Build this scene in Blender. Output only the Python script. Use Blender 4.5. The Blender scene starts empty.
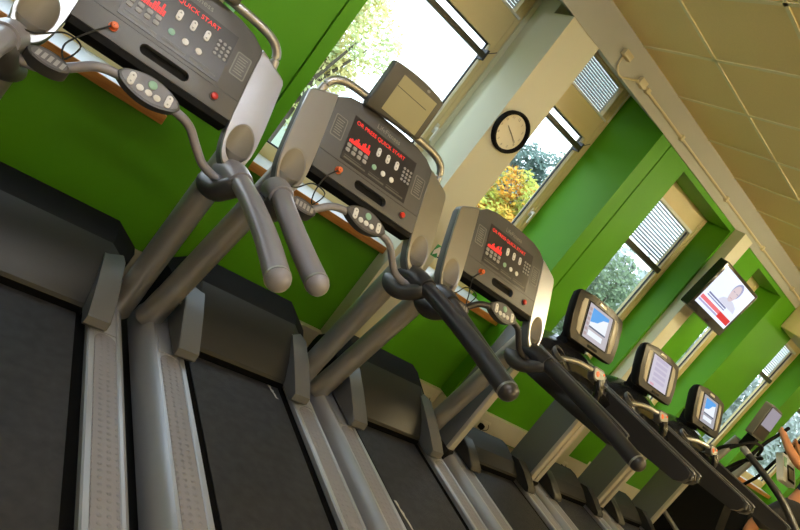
import bpy, bmesh, math, random
from mathutils import Vector, Matrix
random.seed(7)
S = bpy.context.scene
C = S.collection
H = 1.48                                   # eye height of the photographer

# ---------------------------------------------------------------- camera, sky, lamps, exposure
RT = ((0.68736259, -0.39928543, 0.6067156), (0.43667658, -0.44031546, -0.7844972), (0.58038456, 0.80417252, -0.12829778))
right, down, fwd = [Vector(r).normalized() for r in RT]
cam = bpy.data.cameras.new('camera'); camo = bpy.data.objects.new('camera', cam); C.objects.link(camo)
M = Matrix((right, -down, -fwd)).transposed().to_4x4(); M.translation = (0, 0, H)
camo.matrix_world = M
cam.sensor_width = 36; cam.lens = 591.73 * 36 / 800; cam.clip_start = .02; cam.clip_end = 300
S.camera = camo

W = bpy.data.worlds.new('World'); S.world = W; W.use_nodes = True
wn = W.node_tree.nodes; wl = W.node_tree.links
bgn = wn['Background']
tc = wn.new('ShaderNodeTexCoord'); sep = wn.new('ShaderNodeSeparateXYZ'); rmp = wn.new('ShaderNodeValToRGB')
wl.new(tc.outputs['Generated'], sep.inputs[0]); wl.new(sep.outputs['Z'], rmp.inputs[0])
rmp.color_ramp.elements[0].position = 0.0; rmp.color_ramp.elements[0].color = (.86, .93, 1, 1)
rmp.color_ramp.elements[1].position = .7; rmp.color_ramp.elements[1].color = (.68, .84, 1, 1)
wl.new(rmp.outputs[0], bgn.inputs['Color']); bgn.inputs['Strength'].default_value = 3.8

# strip lights on the ceiling: x, y, tube radiance, colour (built with the ceiling below)
COOL, WARM, AMBER = (.92, .97, 1.12), (1.0, .87, .58), (1.0, .79, .40)
LAMPS = ((.28, 1.45, 41, COOL), (5.65, 1.35, 88, WARM), (10.0, 1.35, 45, WARM), (3.3, .0, 36, AMBER), (-.2, -1.4, 42, COOL), (2.4, -1.9, 34, AMBER), (5.6, -1.4, 55, AMBER), (8.2, -1.4, 32, WARM), (1.0, -3.4, 40, AMBER), (5.0, -3.4, 40, AMBER))  # first two follow console reflections; the rest are unseen, added as fill light
S.view_settings.view_transform = 'Standard'; S.view_settings.look = 'None'
S.view_settings.exposure = 0.0; S.view_settings.gamma = 1; S.view_settings.use_curve_mapping = False
S.cycles.use_denoising = True
S.cycles.max_bounces = 8; S.cycles.diffuse_bounces = 5; S.cycles.caustics_reflective = False; S.cycles.caustics_refractive = False
S.cycles.sample_clamp_indirect = 4.0

# ---------------------------------------------------------------- materials
MATS = {}
def mat(name, col, rough=.5, metal=0., emit=None, es=1., noise=0., nscale=60., bump=0., bscale=200., coat=0., spec=.5):
    if name in MATS: return MATS[name]
    m = bpy.data.materials.new(name); m.use_nodes = True; n = m.node_tree.nodes; l = m.node_tree.links
    b = n['Principled BSDF']
    b.inputs['Base Color'].default_value = (*col, 1); b.inputs['Roughness'].default_value = rough; b.inputs['Metallic'].default_value = metal
    b.inputs['Specular IOR Level'].default_value = spec
    b.inputs['Coat Weight'].default_value = coat
    if emit: b.inputs['Emission Color'].default_value = (*emit, 1); b.inputs['Emission Strength'].default_value = es
    if noise or bump:
        t = n.new('ShaderNodeTexCoord')
    if noise:
        nz = n.new('ShaderNodeTexNoise'); nz.inputs['Scale'].default_value = nscale; nz.inputs['Detail'].default_value = 4
        l.new(t.outputs['Object'], nz.inputs['Vector'])
        mx = n.new('ShaderNodeMix'); mx.data_type = 'RGBA'; l.new(nz.outputs['Fac'], mx.inputs[0])
        mx.inputs[6].default_value = (*[c * (1 - noise) for c in col], 1); mx.inputs[7].default_value = (*[min(1, c * (1 + noise)) for c in col], 1)
        l.new(mx.outputs[2], b.inputs['Base Color'])
    if bump:
        nb = n.new('ShaderNodeTexNoise'); nb.inputs['Scale'].default_value = bscale; l.new(t.outputs['Object'], nb.inputs['Vector'])
        bp = n.new('ShaderNodeBump'); bp.inputs['Strength'].default_value = bump; bp.inputs['Distance'].default_value = .002
        l.new(nb.outputs['Fac'], bp.inputs['Height']); l.new(bp.outputs[0], b.inputs['Normal'])
    MATS[name] = m; return m

GREEN = mat('green_paint', (.082, .30, .006), .5, spec=.25, noise=.05, nscale=3)
CREAM = mat('cream_paint', (.68, .66, .49), .55, noise=.02, nscale=3)
WHITEP = mat('white_paint', (.43, .43, .37), .6, noise=.03, nscale=4)
FRAME = mat('cream_frame', (.72, .60, .32), .4, noise=.04, nscale=8)
GASKET = mat('dark_gasket', (.02, .022, .03), .5)
SASHB = mat('bronze_sash', (.05, .045, .03), .45)
TILE = mat('ceiling_tile', (.93, .74, .38), .9, noise=.05, nscale=90, bump=.2, bscale=150)
TBAR = mat('ceiling_bar', (.90, .80, .52), .5)
SILLT = mat('sill_white', (.72, .76, .82), .25)
WOOD = None
def wood(name, c1, c2, scale=6, rough=.4):
    m = bpy.data.materials.new(name); m.use_nodes = True; n = m.node_tree.nodes; l = m.node_tree.links; b = n['Principled BSDF']
    t = n.new('ShaderNodeTexCoord'); mp = n.new('ShaderNodeMapping'); mp.inputs['Scale'].default_value = (1, 9, 9)
    nz = n.new('ShaderNodeTexNoise'); nz.inputs['Scale'].default_value = scale; nz.inputs['Detail'].default_value = 6
    r = n.new('ShaderNodeValToRGB'); r.color_ramp.elements[0].color = (*c1, 1); r.color_ramp.elements[1].color = (*c2, 1)
    r.color_ramp.elements[0].position = .35; r.color_ramp.elements[1].position = .65
    l.new(t.outputs['Object'], mp.inputs[0]); l.new(mp.outputs[0], nz.inputs['Vector']); l.new(nz.outputs['Fac'], r.inputs[0]); l.new(r.outputs[0], b.inputs['Base Color'])
    b.inputs['Roughness'].default_value = rough; MATS[name] = m; return m
WOOD = wood('sill_wood', (.40, .15, .025), (.55, .24, .05))
GLASS = bpy.data.materials.new('window_glass'); GLASS.use_nodes = True
def _glass():
    n = GLASS.node_tree.nodes; l = GLASS.node_tree.links; n.clear()
    o = n.new('ShaderNodeOutputMaterial'); t = n.new('ShaderNodeBsdfTransparent'); g = n.new('ShaderNodeBsdfGlossy'); mx = n.new('ShaderNodeMixShader')
    t.inputs[0].default_value = (.96, .98, .98, 1); g.inputs['Roughness'].default_value = .02
    fr = n.new('ShaderNodeFresnel'); fr.inputs[0].default_value = 1.35
    ge = n.new('ShaderNodeNewGeometry'); ma = n.new('ShaderNodeMath'); ma.operation = 'MULTIPLY'; mb = n.new('ShaderNodeMath'); mb.operation = 'SUBTRACT'; mb.inputs[0].default_value = 1
    l.new(ge.outputs['Backfacing'], mb.inputs[1]); l.new(fr.outputs[0], ma.inputs[0]); l.new(mb.outputs[0], ma.inputs[1])
    l.new(ma.outputs[0], mx.inputs[0]); l.new(t.outputs[0], mx.inputs[1]); l.new(g.outputs[0], mx.inputs[2]); l.new(mx.outputs[0], o.inputs[0])
_glass()
SILVER = mat('silver_cast', (.52, .52, .53), .34, .88, noise=.04, nscale=20)
RAILM = mat('rail_cast', (.34, .34, .355), .4, .4, noise=.04, nscale=20)
TUBE = mat('brushed_tube', (.45, .44, .42), .36, .85)
CHROME = mat('polished_tube', (.46, .45, .44), .30, .8)
GREY = mat('console_grey', (.085, .085, .088), .42, noise=.06, nscale=300, bump=.15, bscale=400)
DGREY = mat('dark_grey_plastic', (.050, .050, .052), .45, noise=.05, nscale=200)
HOODM = mat('hood_grey', (.018, .018, .017), .42, spec=.3, noise=.05, nscale=100, bump=.12, bscale=300)
BLACK = mat('black_plastic', (.010, .010, .010), .7, spec=.06)
GLOSSB = mat('gloss_black_plastic', (.014, .015, .018), .16, coat=.3)
GRIP = mat('grey_rubber_grip', (.25, .24, .265), .30, noise=.05, nscale=120, bump=.1, bscale=500)
GRIPD = mat('dark_rubber_grip', (.028, .027, .031), .34, noise=.05, nscale=120, bump=.1, bscale=500)
BELT = mat('black_belt', (.016, .0155, .018), .6, spec=.3, noise=.9, nscale=22, bump=.5, bscale=600)
DECKM = mat('deck_black', (.004, .004, .004), .9, spec=.02)
PANEL = mat('overlay_panel', (.030, .028, .032), .32)
LABELM = mat('overlay_label', (.24, .24, .22), .5)
BTNW = mat('white_button', (.82, .82, .80), .4)
BTNG = mat('pale_green_button', (.30, .52, .40), .4)
BTND = mat('grey_button', (.33, .33, .33), .4)
ORANGE = mat('orange_plug', (.72, .14, .03), .35)
RED = mat('red_button', (.55, .03, .02), .3)
LED = mat('red_led', (.3, .0, .0), .5, emit=(1, .04, .035), es=1.0)
CORD = mat('black_cord', (.010, .010, .010), .5)
SCRREFL = mat('screen_reflection', (.32, .29, .15), .4)  # the ceiling's khaki reflection, painted as the base colour of the dark screen
REFLBAR = mat('reflected_grid_bar', (.06, .055, .035), .4)  # reflection of a ceiling grid bar, drawn as a dark line
CUPI = mat('cup_lining', (.42, .39, .33), .5, .2)
TREAD = bpy.data.materials.new('studded_tread'); TREAD.use_nodes = True
def _tread():
    n = TREAD.node_tree.nodes; l = TREAD.node_tree.links; b = n['Principled BSDF']
    b.inputs['Base Color'].default_value = (.20, .19, .205, 1); b.inputs['Roughness'].default_value = .55
    t = n.new('ShaderNodeTexCoord'); v = n.new('ShaderNodeTexVoronoi'); v.voronoi_dimensions = '2D'; v.inputs['Randomness'].default_value = 0; v.inputs['Scale'].default_value = 34
    mr = n.new('ShaderNodeMapRange'); mr.inputs[1].default_value = .12; mr.inputs[2].default_value = .26; mr.inputs[3].default_value = 1; mr.inputs[4].default_value = 0
    bp = n.new('ShaderNodeBump'); bp.inputs['Strength'].default_value = .8; bp.inputs['Distance'].default_value = .003
    l.new(t.outputs['Object'], v.inputs['Vector']); l.new(v.outputs['Distance'], mr.inputs[0]); l.new(mr.outputs[0], bp.inputs['Height']); l.new(bp.outputs[0], b.inputs['Normal'])
_tread()

# ---------------------------------------------------------------- mesh helpers
def obj(name, bm, mats, parent=None, label=None, smooth=35, loc=None, keepn=False):
    if not isinstance(mats, (list, tuple)): mats = [mats]
    if not keepn: bmesh.ops.recalc_face_normals(bm, faces=bm.faces)
    me = bpy.data.meshes.new(name); bm.to_mesh(me); bm.free()
    for m in mats: me.materials.append(m)
    if smooth:
        for p in me.polygons: p.use_smooth = True
        me.set_sharp_from_angle(angle=math.radians(smooth))
    o = bpy.data.objects.new(name, me); C.objects.link(o)
    if parent: o.parent = parent
    if loc: o.location = loc
    if label: o['label'] = label
    return o
def tag(o, label=None, cat=None, group=None, kind=None):
    if label: o['label'] = label
    if cat: o['category'] = cat
    if group: o['group'] = group
    if kind: o['kind'] = kind
    return o
def struct(name, bm, m, parent=None, **k):
    o = obj(name, bm, m, parent, **k); o['kind'] = 'structure'; return o
def thing(name, label, cat, loc, group=None, rz=0):
    o = bpy.data.objects.new(name, None); C.objects.link(o); o.location = loc; o.rotation_euler.z = rz; o.empty_display_size = .1
    return tag(o, label, cat, group)
def copy_tree(o, parent=None):
    c = o.copy(); C.objects.link(c)
    if parent: c.parent = parent
    for ch in list(o.children): copy_tree(ch, c)
    return c
NB = bmesh.new
def join(bm, tmp, mi=0):
    vs = {v: bm.verts.new(v.co) for v in tmp.verts}
    for f in tmp.faces:
        try: nf = bm.faces.new([vs[v] for v in f.verts]); nf.material_index = mi
        except ValueError: pass
    tmp.free()
def box(bm, x0, x1, y0, y1, z0, z1, bev=0, mi=0, seg=2):
    t = bmesh.new(); bmesh.ops.create_cube(t, size=1)
    for v in t.verts: v.co = Vector(((x0 + x1) / 2 + v.co.x * (x1 - x0), (y0 + y1) / 2 + v.co.y * (y1 - y0), (z0 + z1) / 2 + v.co.z * (z1 - z0)))
    if bev: bmesh.ops.bevel(t, geom=t.edges[:], offset=bev, segments=seg, affect='EDGES', profile=.5)
    join(bm, t, mi)
class Fr:                                   # a local frame: u, v in a plane and w along its normal
    def __init__(s, o, u, v, w): s.o, s.u, s.v, s.w = Vector(o), Vector(u).normalized(), Vector(v).normalized(), Vector(w).normalized()
    def p(s, u, v, w=0): return s.o + s.u * u + s.v * v + s.w * w
def prism(bm, fr, poly, w0, w1, bev=0, mi=0, seg=2):
    t = bmesh.new(); n = len(poly)
    a = [t.verts.new(fr.p(u, v, w0)) for u, v in poly]; b = [t.verts.new(fr.p(u, v, w1)) for u, v in poly]
    t.faces.new(a[::-1]); top = t.faces.new(b)
    for i in range(n): t.faces.new((a[i], a[(i + 1) % n], b[(i + 1) % n], b[i]))
    if bev: bmesh.ops.bevel(t, geom=list(top.edges), offset=bev, segments=seg, affect='EDGES', profile=.5)
    join(bm, t, mi)
def loft(bm, secs, cap=True, closed=True, mi=0):
    rows = [[bm.verts.new(p) for p in s] for s in secs]; n = len(rows[0])
    for a, b in zip(rows, rows[1:]):
        for i in range(n if closed else n - 1):
            f = bm.faces.new((a[i], a[(i + 1) % n], b[(i + 1) % n], b[i])); f.material_index = mi
    if cap:
        for r in (rows[0], rows[-1]):
            f = bm.faces.new(r); f.material_index = mi
def spline(pts, k=6):
    P = [Vector(p) for p in pts]; out = []
    for i in range(len(P) - 1):
        a, b, c, d = P[max(i - 1, 0)], P[i], P[i + 1], P[min(i + 2, len(P) - 1)]
        for j in range(k):
            t = j / k; out.append(.5 * ((2 * b) + (c - a) * t + (2 * a - 5 * b + 4 * c - d) * t * t + (3 * b - a - 3 * c + d) * t ** 3))
    out.append(P[-1]); return out
def tube(bm, pts, r, n=16, k=6, cap=True, rnd=False, flat=1., up=(0, 0, 1), mi=0):
    P = spline(pts, k) if k > 1 and len(pts) > 2 else [Vector(p) for p in pts]
    m = len(P)
    if not callable(r):
        rr = r; r = lambda t: rr
    secs = []
    for i, p in enumerate(P):
        d = (P[min(i + 1, m - 1)] - P[max(i - 1, 0)]).normalized(); u = Vector(up)
        if abs(d.dot(u)) > .95: u = Vector((0, 1, 0)) if abs(d.y) < .9 else Vector((1, 0, 0))
        a = d.cross(u).normalized(); b = a.cross(d).normalized(); R_ = r(i / (m - 1))
        secs.append((p, a, b, d, R_))
    ring = lambda p, a, b, R_: [p + a * (R_ * math.cos(2 * math.pi * j / n)) + b * (R_ * flat * math.sin(2 * math.pi * j / n)) for j in range(n)]
    S_ = [ring(p, a, b, R_) for p, a, b, d, R_ in secs]
    if rnd:
        p, a, b, d, R_ = secs[-1]
        for q in (.35, .6, .8, .92, .98): S_.append(ring(p + d * (R_ * q), a, b, R_ * math.sqrt(1 - q * q)))
        if rnd == 2:
            p, a, b, d, R_ = secs[0]
            for q in (.35, .6, .8, .92, .98): S_.insert(0, ring(p - d * (R_ * q), a, b, R_ * math.sqrt(1 - q * q)))
    loft(bm, S_, cap, True, mi)
def disc(bm, fr, u, v, ru, rv, w0, w1, n=20, bev=0, mi=0):
    prism(bm, fr, [(u + ru * math.cos(2 * math.pi * i / n), v + rv * math.sin(2 * math.pi * i / n)) for i in range(n)], w0, w1, bev, mi)
def rrect(u0, u1, v0, v1, r, n=5):
    out = []
    for cx, cy, a in ((u1 - r, v1 - r, 0), (u0 + r, v1 - r, 90), (u0 + r, v0 + r, 180), (u1 - r, v0 + r, 270)):
        for i in range(n + 1):
            t = math.radians(a + 90 * i / n); out.append((cx + r * math.cos(t), cy + r * math.sin(t)))
    return out
def text(name, s, fr, u, v, w, size, m, parent, width=None):
    cu = bpy.data.curves.new(name, 'FONT'); cu.body = s; cu.size = size; cu.extrude = .0005
    o = bpy.data.objects.new(name, cu); C.objects.link(o)
    dg = bpy.context.evaluated_depsgraph_get(); me = bpy.data.meshes.new_from_object(o.evaluated_get(dg))
    C.objects.unlink(o); bpy.data.objects.remove(o)
    xs = [q.co.x for q in me.vertices]; k = (width / (max(xs) - min(xs))) if width else 1
    for q in me.vertices: q.co = fr.p(u + (q.co.x - min(xs)) * k, v + q.co.y, w + q.co.z)
    me.materials.clear(); me.materials.append(m)
    r = bpy.data.objects.new(name, me); C.objects.link(r); r.parent = parent; return r
def cut(o, cutter_bm):
    bmesh.ops.recalc_face_normals(cutter_bm, faces=cutter_bm.faces)
    me = bpy.data.meshes.new('c'); cutter_bm.to_mesh(me); cutter_bm.free(); c = bpy.data.objects.new('c', me); C.objects.link(c)
    md = o.modifiers.new('b', 'BOOLEAN'); md.operation = 'DIFFERENCE'; md.solver = 'EXACT'; md.object = c; c.parent = o.parent; bpy.context.view_layer.update()
    dg = bpy.context.evaluated_depsgraph_get(); nm = bpy.data.meshes.new_from_object(o.evaluated_get(dg))
    o.modifiers.clear(); o.data = nm; bpy.data.objects.remove(c)
    for p in nm.polygons: p.use_smooth = True
    nm.set_sharp_from_angle(angle=math.radians(35))
# ================================================================ THE ROOM
X0, X1, Y0, CZ = -3.2, 13.0, -4.2, 3.17
WY, WB = 3.30, 3.95                         # room face and outer face of the window wall
SOF = 2.915
b = NB(); box(b, X0 - .2, X1 + .2, Y0 - .2, WB, -.1, 0); fl = struct('floor', b, wood('bounce_floor', (.36, .29, .18), (.45, .37, .24), 3, .4), smooth=0)  # mostly unseen floor, made pale to bounce light up to the ceiling
b = NB(); box(b, X0 + .3, 6.2, .25, 3.25, 0, .006); struct('rubber_mat', b, mat('rubber_floor', (.02, .02, .021), .8, noise=.3, nscale=60), fl, smooth=0)
b = NB(); box(b, X0 - .2, X1 + .2, Y0 - .2, WB, CZ, CZ + .1); ceil = struct('ceiling', b, TILE, smooth=0)
b = NB()
x = 2.3 - .58 * 9
while x < X1:
    if x > X0: box(b, x - .012, x + .012, Y0, 3.29, CZ - .006, CZ + .01)
    x += .58
for i in range(-10, 2):
    y = 2.69 + .66 * i
    if y > Y0 and y < 3.29: box(b, X0, X1, y - .012, y + .012, CZ - .006, CZ + .01)
struct('ceiling_grid', b, TBAR, ceil, smooth=0)
for lx, ly, ls, lc in LAMPS:
    b = NB(); box(b, lx - .80, lx + .80, ly - .05, ly + .05, CZ - .05, CZ, .006); lf = obj('strip_light', b, TBAR, ceil)
    b = NB()
    for dy in (-.06, .06): tube(b, [(lx - .75, ly + dy, CZ - .09), (lx + .75, ly + dy, CZ - .09)], .022, 10, 1)
    obj('lamp_tube', b, mat('tube_glow_%d_%d' % (ls, int(lc[2] * 100) + int(lc[1] * 100)), (0, 0, 0), .5, emit=lc, es=ls), lf)
b = NB(); box(b, X0 - .2, X0, Y0 - .2, WB, 0, CZ); struct('wall_left', b, CREAM, smooth=0)
b = NB(); box(b, X1, X1 + .2, Y0 - .2, WB, 0, CZ); struct('wall_right', b, CREAM, smooth=0)
b = NB(); box(b, X0, X1, Y0 - .2, Y0, 0, CZ); struct('wall_back', b, CREAM, smooth=0)
# window wall: green piers, aprons under the sills and lintels
b = NB()
def pier(x0, x1, groove=None):
    WB = 3.95 if x0 < 4.0 else 3.63
    if groove is None: box(b, x0, x1, WY, WB, 0, CZ); return
    box(b, x0, groove - .007, WY, WB, 0, CZ); box(b, groove + .007, x1, WY, WB, 0, CZ); box(b, groove - .007, groove + .007, WY + .03, WB, 0, CZ)
AP = 3.43
pier(X0, -1.5)
box(b, -1.5, .60, WY, WB, 0, .915)
pier(.60, 1.12, 1.035)
box(b, 1.12, 3.597, AP, WB, 0, .945)
pier(3.597, 4.07, 3.752)
OPEN = [(4.07, 5.118), (5.89, 6.60), (7.40, 8.42), (8.87, 10.5), (11.0, 12.2)]
xs = 4.07
for i, (a, c) in enumerate(OPEN):
    box(b, a, c, AP, 3.63, 0, .945); box(b, a, c, WY, 3.63, 2.866, CZ)
    pier(c, OPEN[i + 1][0] if i + 1 < len(OPEN) else X1)
struct('wall_front', b, GREEN, smooth=0)
# pale bulkhead over the windows; over the two wide bays its underside rises towards the glass
b = NB()
def bulk(x0, x1, slope):
    if slope: prof = [(WY - .01, SOF), (WY - .01, CZ), (WB, CZ), (WB, 3.15), (3.85, 3.135)]
    else: prof = [(WY - .01, SOF), (WY - .01, CZ), (WY, CZ), (WY, SOF)]
    loft(b, [[Vector((x0, y, z)) for y, z in prof], [Vector((x1, y, z)) for y, z in prof]])
bulk(X0, -1.5, 0); bulk(-1.5, .6, 1); bulk(.6, 1.12, 0); bulk(1.12, 3.597, 1); bulk(3.597, X1, 0)
struct('trim_1', b, WHITEP, smooth=0)
# clock column, standing clear of the glazing, and the narrow pier behind the television
b = NB(); box(b, 2.27, 2.587, WY - .003, 3.62, 0, SOF + .006); box(b, 2.34, 2.52, 3.62, 3.93, 0, 3.06); box(b, 2.30, 2.56, 3.83, 3.93, .99, 3.15); struct('trim_2', b, CREAM, smooth=0)
b = NB(); box(b, 5.15, 5.335, 3.19, 3.31, 0, SOF + .001); struct('trim_3', b, CREAM, smooth=0)
# cable trunking along the foot of the wall
b = NB(); box(b, X0, X1, 3.375, 3.445, .03, .225, .004)
for q in (X0, -1.5), (.6, 1.12), (3.597, 4.07): box(b, q[0] - .02, q[1] + .02, 3.29, 3.40, .03, .226, .004)
for i, (a, c) in enumerate(OPEN): box(b, c - .02, (OPEN[i + 1][0] if i + 1 < len(OPEN) else X1) + .02, 3.29, 3.40, .03, .226, .004)
struct('baseboard_front', b, mat('trunking', (.66, .62, .50), .45), smooth=0)

def slats(bm, x0, x1, y, z0, z1, pitch, tilt=35, d=.03, t=.002):
    z = z0 + pitch / 2
    c_, s_ = math.cos(math.radians(tilt)), math.sin(math.radians(tilt))
    while z < z1:
        fr = Fr((0, y, z), (1, 0, 0), (0, c_, s_), (0, -s_, c_))
        prism(bm, fr, [(x0, -d / 2), (x1, -d / 2), (x1, d / 2), (x0, d / 2)], -t / 2, t / 2); z += pitch
LOUV = mat('louvre_blade', (.42, .44, .46), .35)
BLIND = mat('blind_slat', (.40, .43, .50), .5)
def window(n, x0, x1, y, z0, z1, transom=None, sash=None, blind=None, louvre=None, front=None, sill=True, sx=None, stile=.10, head=None, yg=None):
    """frame standing at depth y; transom = (z0, z1) of the cross member"""
    fw = stile
    b = NB()
    box(b, x0, x0 + fw, y, y + .07, z0, z1); box(b, x1 - fw, x1, y, y + .07, z0, z1)
    box(b, x0 + fw, x1 - fw, y, y + .07, z0, z0 + .09); box(b, x0 + fw, x1 - fw, y, y + .07, z1 - (head or .02), z1)
    if transom: box(b, x0 + fw, x1 - fw, y, y + .07, *transom)
    f = struct('window_%d' % n, b, FRAME, smooth=0)
    b = NB()                                # stepped beads round the frame
    for q in (.030, .065): 
        box(b, x1 - q - .006, x1 - q, y - .006, y + .01, z0 + .02, z1 - .02); box(b, x0 + q, x0 + q + .006, y - .006, y + .01, z0 + .02, z1 - .02)
    obj('bead', b, FRAME, f, smooth=0)
    return f
def pane(f, x0, x1, y, z0, z1, gasket=True):
    b = NB(); box(b, x0, x1, y, y + .006, z0, z1); obj('pane', b, GLASS, f, smooth=0)
    if gasket:
        b = NB(); g = .012
        box(b, x0, x0 + g, y - .008, y + .008, z0, z1); box(b, x1 - g, x1, y - .008, y + .008, z0, z1)
        box(b, x0 + g, x1 - g, y - .008, y + .008, z0, z0 + g); box(b, x0 + g, x1 - g, y - .008, y + .008, z1 - g, z1)
        obj('gasket', b, GASKET, f, smooth=0)
def sill(f, x0, x1, zt, yf=3.385, yb=3.90):
    b = NB(); box(b, x0, x1, yf + .02, yb, zt - .035, zt); s = obj('window_sill', b, SILLT, f, smooth=0)
    b = NB(); box(b, x0, x1, yf, yf + .02, zt - .052, zt + .002, .003); obj('sill_edging', b, WOOD, s)
def handle(f, x, y, z):
    b = NB(); box(b, x - .014, x + .014, y - .012, y, z - .04, z + .04, .004); box(b, x - .010, x + .010, y - .045, y - .012, z - .012, z + .012, .003)
    box(b, x - .011, x + .011, y - .055, y - .040, z - .10, z + .015, .005); obj('window_handle', b, mat('handle_white', (.75, .73, .66), .3), f)
def big_window(n, x0, x1, glass_top, hx, y=3.85, z0=.99):
    f = window(n, x0, x1, y, z0, 3.14, transom=(glass_top + .10, 2.83), stile=.105)
    pane(f, x0 + .10, x1 - .115, y + .03, 1.08, glass_top + .10)
    # tilted opening light: its dark top rail stands in off the frame
    b = NB(); box(b, x0 + .10, x1 - .125, y - .05, y - .012, glass_top - .02, glass_top + .02, .004); obj('sash_rail', b, SASHB, f)
    b = NB(); box(b, x1 - .125, x1 - .108, y - .05, y + .03, glass_top - .03, glass_top + .05); tube(b, [(x1 - .115, y - .03, glass_top + .02), (x1 - .02, y - .004, glass_top + .10)], .003, 6); obj('sash_stay', b, GASKET, f, smooth=0)
    # louvred toplight with its pale rim
    b = NB(); slats(b, x0 + .05, x1 - .03, y + .05, 2.85, 3.13, .0215, 62, .025); obj('louvre', b, LOUV, f, smooth=0)
    b = NB(); box(b, x0 + .05, x1 - .05, y - .012, y + .01, 2.828, 2.845); box(b, x1 - .03, x1 - .018, y - .012, y + .01, 2.845, 3.14); obj('louvre_rim', b, mat('rim_white', (.75, .75, .70), .4), f, smooth=0)
    pane(f, x0 + .10, x1 - .10, y + .095, 2.84, 3.12, False)
    handle(f, hx, y, 1.87)
    return f
w0 = big_window(1, -1.48, .60, 2.50, .55, 3.70, .955); sill(w0, -1.5, .605, .965, yf=3.235)
w1 = big_window(2, 1.12, 2.33, 2.47, 2.27); sill(w1, 1.12, 2.27, .99)
w2 = big_window(3, 2.53, 3.597, 2.52, 3.53); sill(w2, 2.587, 3.597, .99)
def small_window(n, x0, x1, blind=True):
    y = 3.556
    f = window(n, x0, x1, y, .99, 2.866, transom=(2.19, 2.24), stile=.095, head=.19)
    sill(f, x0, x1, .99, yb=3.62)
    pane(f, x0 + .09, x1 - .09, y + .03, 1.07, 2.20); pane(f, x0 + .09, x1 - .09, y + .03, 2.23, 2.68)
    b = NB(); box(b, x0 + .09, x1 - .09, y - .02, y + .005, 2.185, 2.235); obj('sash_rail', b, SASHB, f, smooth=0)
    b = NB(); slats(b, x0 + .10, x1 - .10, y + .052, 2.27, 2.665, .028, 52, .030, .003); bl = obj('venetian_blind', b, BLIND, f, smooth=0)
    b = NB(); box(b, x0 + .09, x1 - .09, y - .01, y + .045, 2.662, 2.69); obj('headrail', b, mat('rim_white', (.75, .75, .70), .4), bl, smooth=0)
    return f
for i, (a, c) in enumerate(OPEN): small_window(4 + i, a, c)

# ================================================================ OUTSIDE
b = NB(); box(b, -40, 60, 4.2, 70, -1.1, -1.0); struct('ground', b, mat('lawn', (.22, .27, .17), .9, noise=.3, nscale=2), smooth=0)
def leafmat(n, c): return mat(n, c, .7, noise=.35, nscale=3)
LY, LO, LG, LB = leafmat('yellow_leaves', (.62, .56, .22)), leafmat('orange_leaves', (.62, .34, .03)), leafmat('green_leaves', (.17, .24, .12)), leafmat('bluegreen_leaves', (.16, .24, .20))
def two_tone(name, c1, c2):
    m = mat(name, c1, .7); n = m.node_tree.nodes; l = m.node_tree.links
    t = n.new('ShaderNodeTexCoord'); z = n.new('ShaderNodeTexNoise'); z.inputs['Scale'].default_value = 1.3; r = n.new('ShaderNodeValToRGB')
    r.color_ramp.elements[0].position = .42; r.color_ramp.elements[0].color = (*c1, 1); r.color_ramp.elements[1].position = .58; r.color_ramp.elements[1].color = (*c2, 1)
    l.new(t.outputs['Object'], z.inputs['Vector']); l.new(z.outputs['Fac'], r.inputs[0]); l.new(r.outputs[0], n['Principled BSDF'].inputs['Base Color']); return m
LO = two_tone('orange_leaves_mixed', (.70, .33, .02), (.42, .46, .06)); LY = two_tone('yellow_leaves_mixed', (.78, .70, .30), (.58, .66, .34))
BARK = mat('bark', (.10, .08, .06), .9, noise=.3, nscale=10)
def tree(x, y, h, r, m, label, n=1500, low=0, ls=(.06, .13)):
    t = thing('tree', label, 'tree', (x, y, -1.0), 'trees outside the windows')
    b = NB(); tube(b, [(0, 0, 0), (.1, 0, h * .35), (0, .1, h * .8)], lambda q: .16 * (1 - .7 * q), 8)
    for k in range(5):
        a = k * 1.26; tube(b, [(0, 0, h * .35), (math.cos(a) * r * .5, math.sin(a) * r * .5, h * .62)], lambda q: .06 * (1 - .6 * q), 6, 1)
    obj('trunk', b, BARK, t)
    b = NB(); rnd = random.Random(int(x * 7 + y))
    blobs = [(rnd.uniform(-.6, .6) * r, rnd.uniform(-.6, .6) * r, h * (.28 + low + .6 * rnd.random()), r * rnd.uniform(.35, .55)) for _ in range(13)]
    for _ in range(n):
        bx, by, bz, br = blobs[rnd.randrange(13)]
        d = Vector((rnd.gauss(0, 1), rnd.gauss(0, 1), rnd.gauss(0, 1))).normalized() * br * rnd.uniform(.55, 1)
        p = Vector((bx, by, bz)) + d; s = rnd.uniform(*ls)
        u = Vector((rnd.gauss(0, 1), rnd.gauss(0, 1), rnd.gauss(0, 1))).normalized(); v = u.orthogonal().normalized()
        b.faces.new([b.verts.new(p + u * s), b.verts.new(p + v * s * .6), b.verts.new(p - u * s), b.verts.new(p - v * s * .6)])
    obj('foliage', b, m, t, smooth=0)
tree(4.3, 13.0, 6.6, 1.5, LY, 'pale yellow autumn tree seen through the first big window', 9000, 0, (.04, .09))
tree(10.6, 12.2, 4.4, 1.7, LO, 'low orange autumn tree behind the window beside the clock', 14000, 0, (.04, .10))
tree(15.0, 18.0, 7.4, 1.9, LB, 'blue-green tree rising behind the orange tree beside the clock', 10000, 0, (.07, .15))
tree(19.8, 15.0, 5.4, 3.2, LG, 'wide grey-green tree behind the narrow window with the blind', 9000, -.08)
tree(26.0, 14.0, 4.6, 2.4, LG, 'dark green tree behind the far end of the room', 2500, -.1)
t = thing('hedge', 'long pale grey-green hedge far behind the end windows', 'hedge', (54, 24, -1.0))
b = NB(); rnd = random.Random(5)
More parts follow.
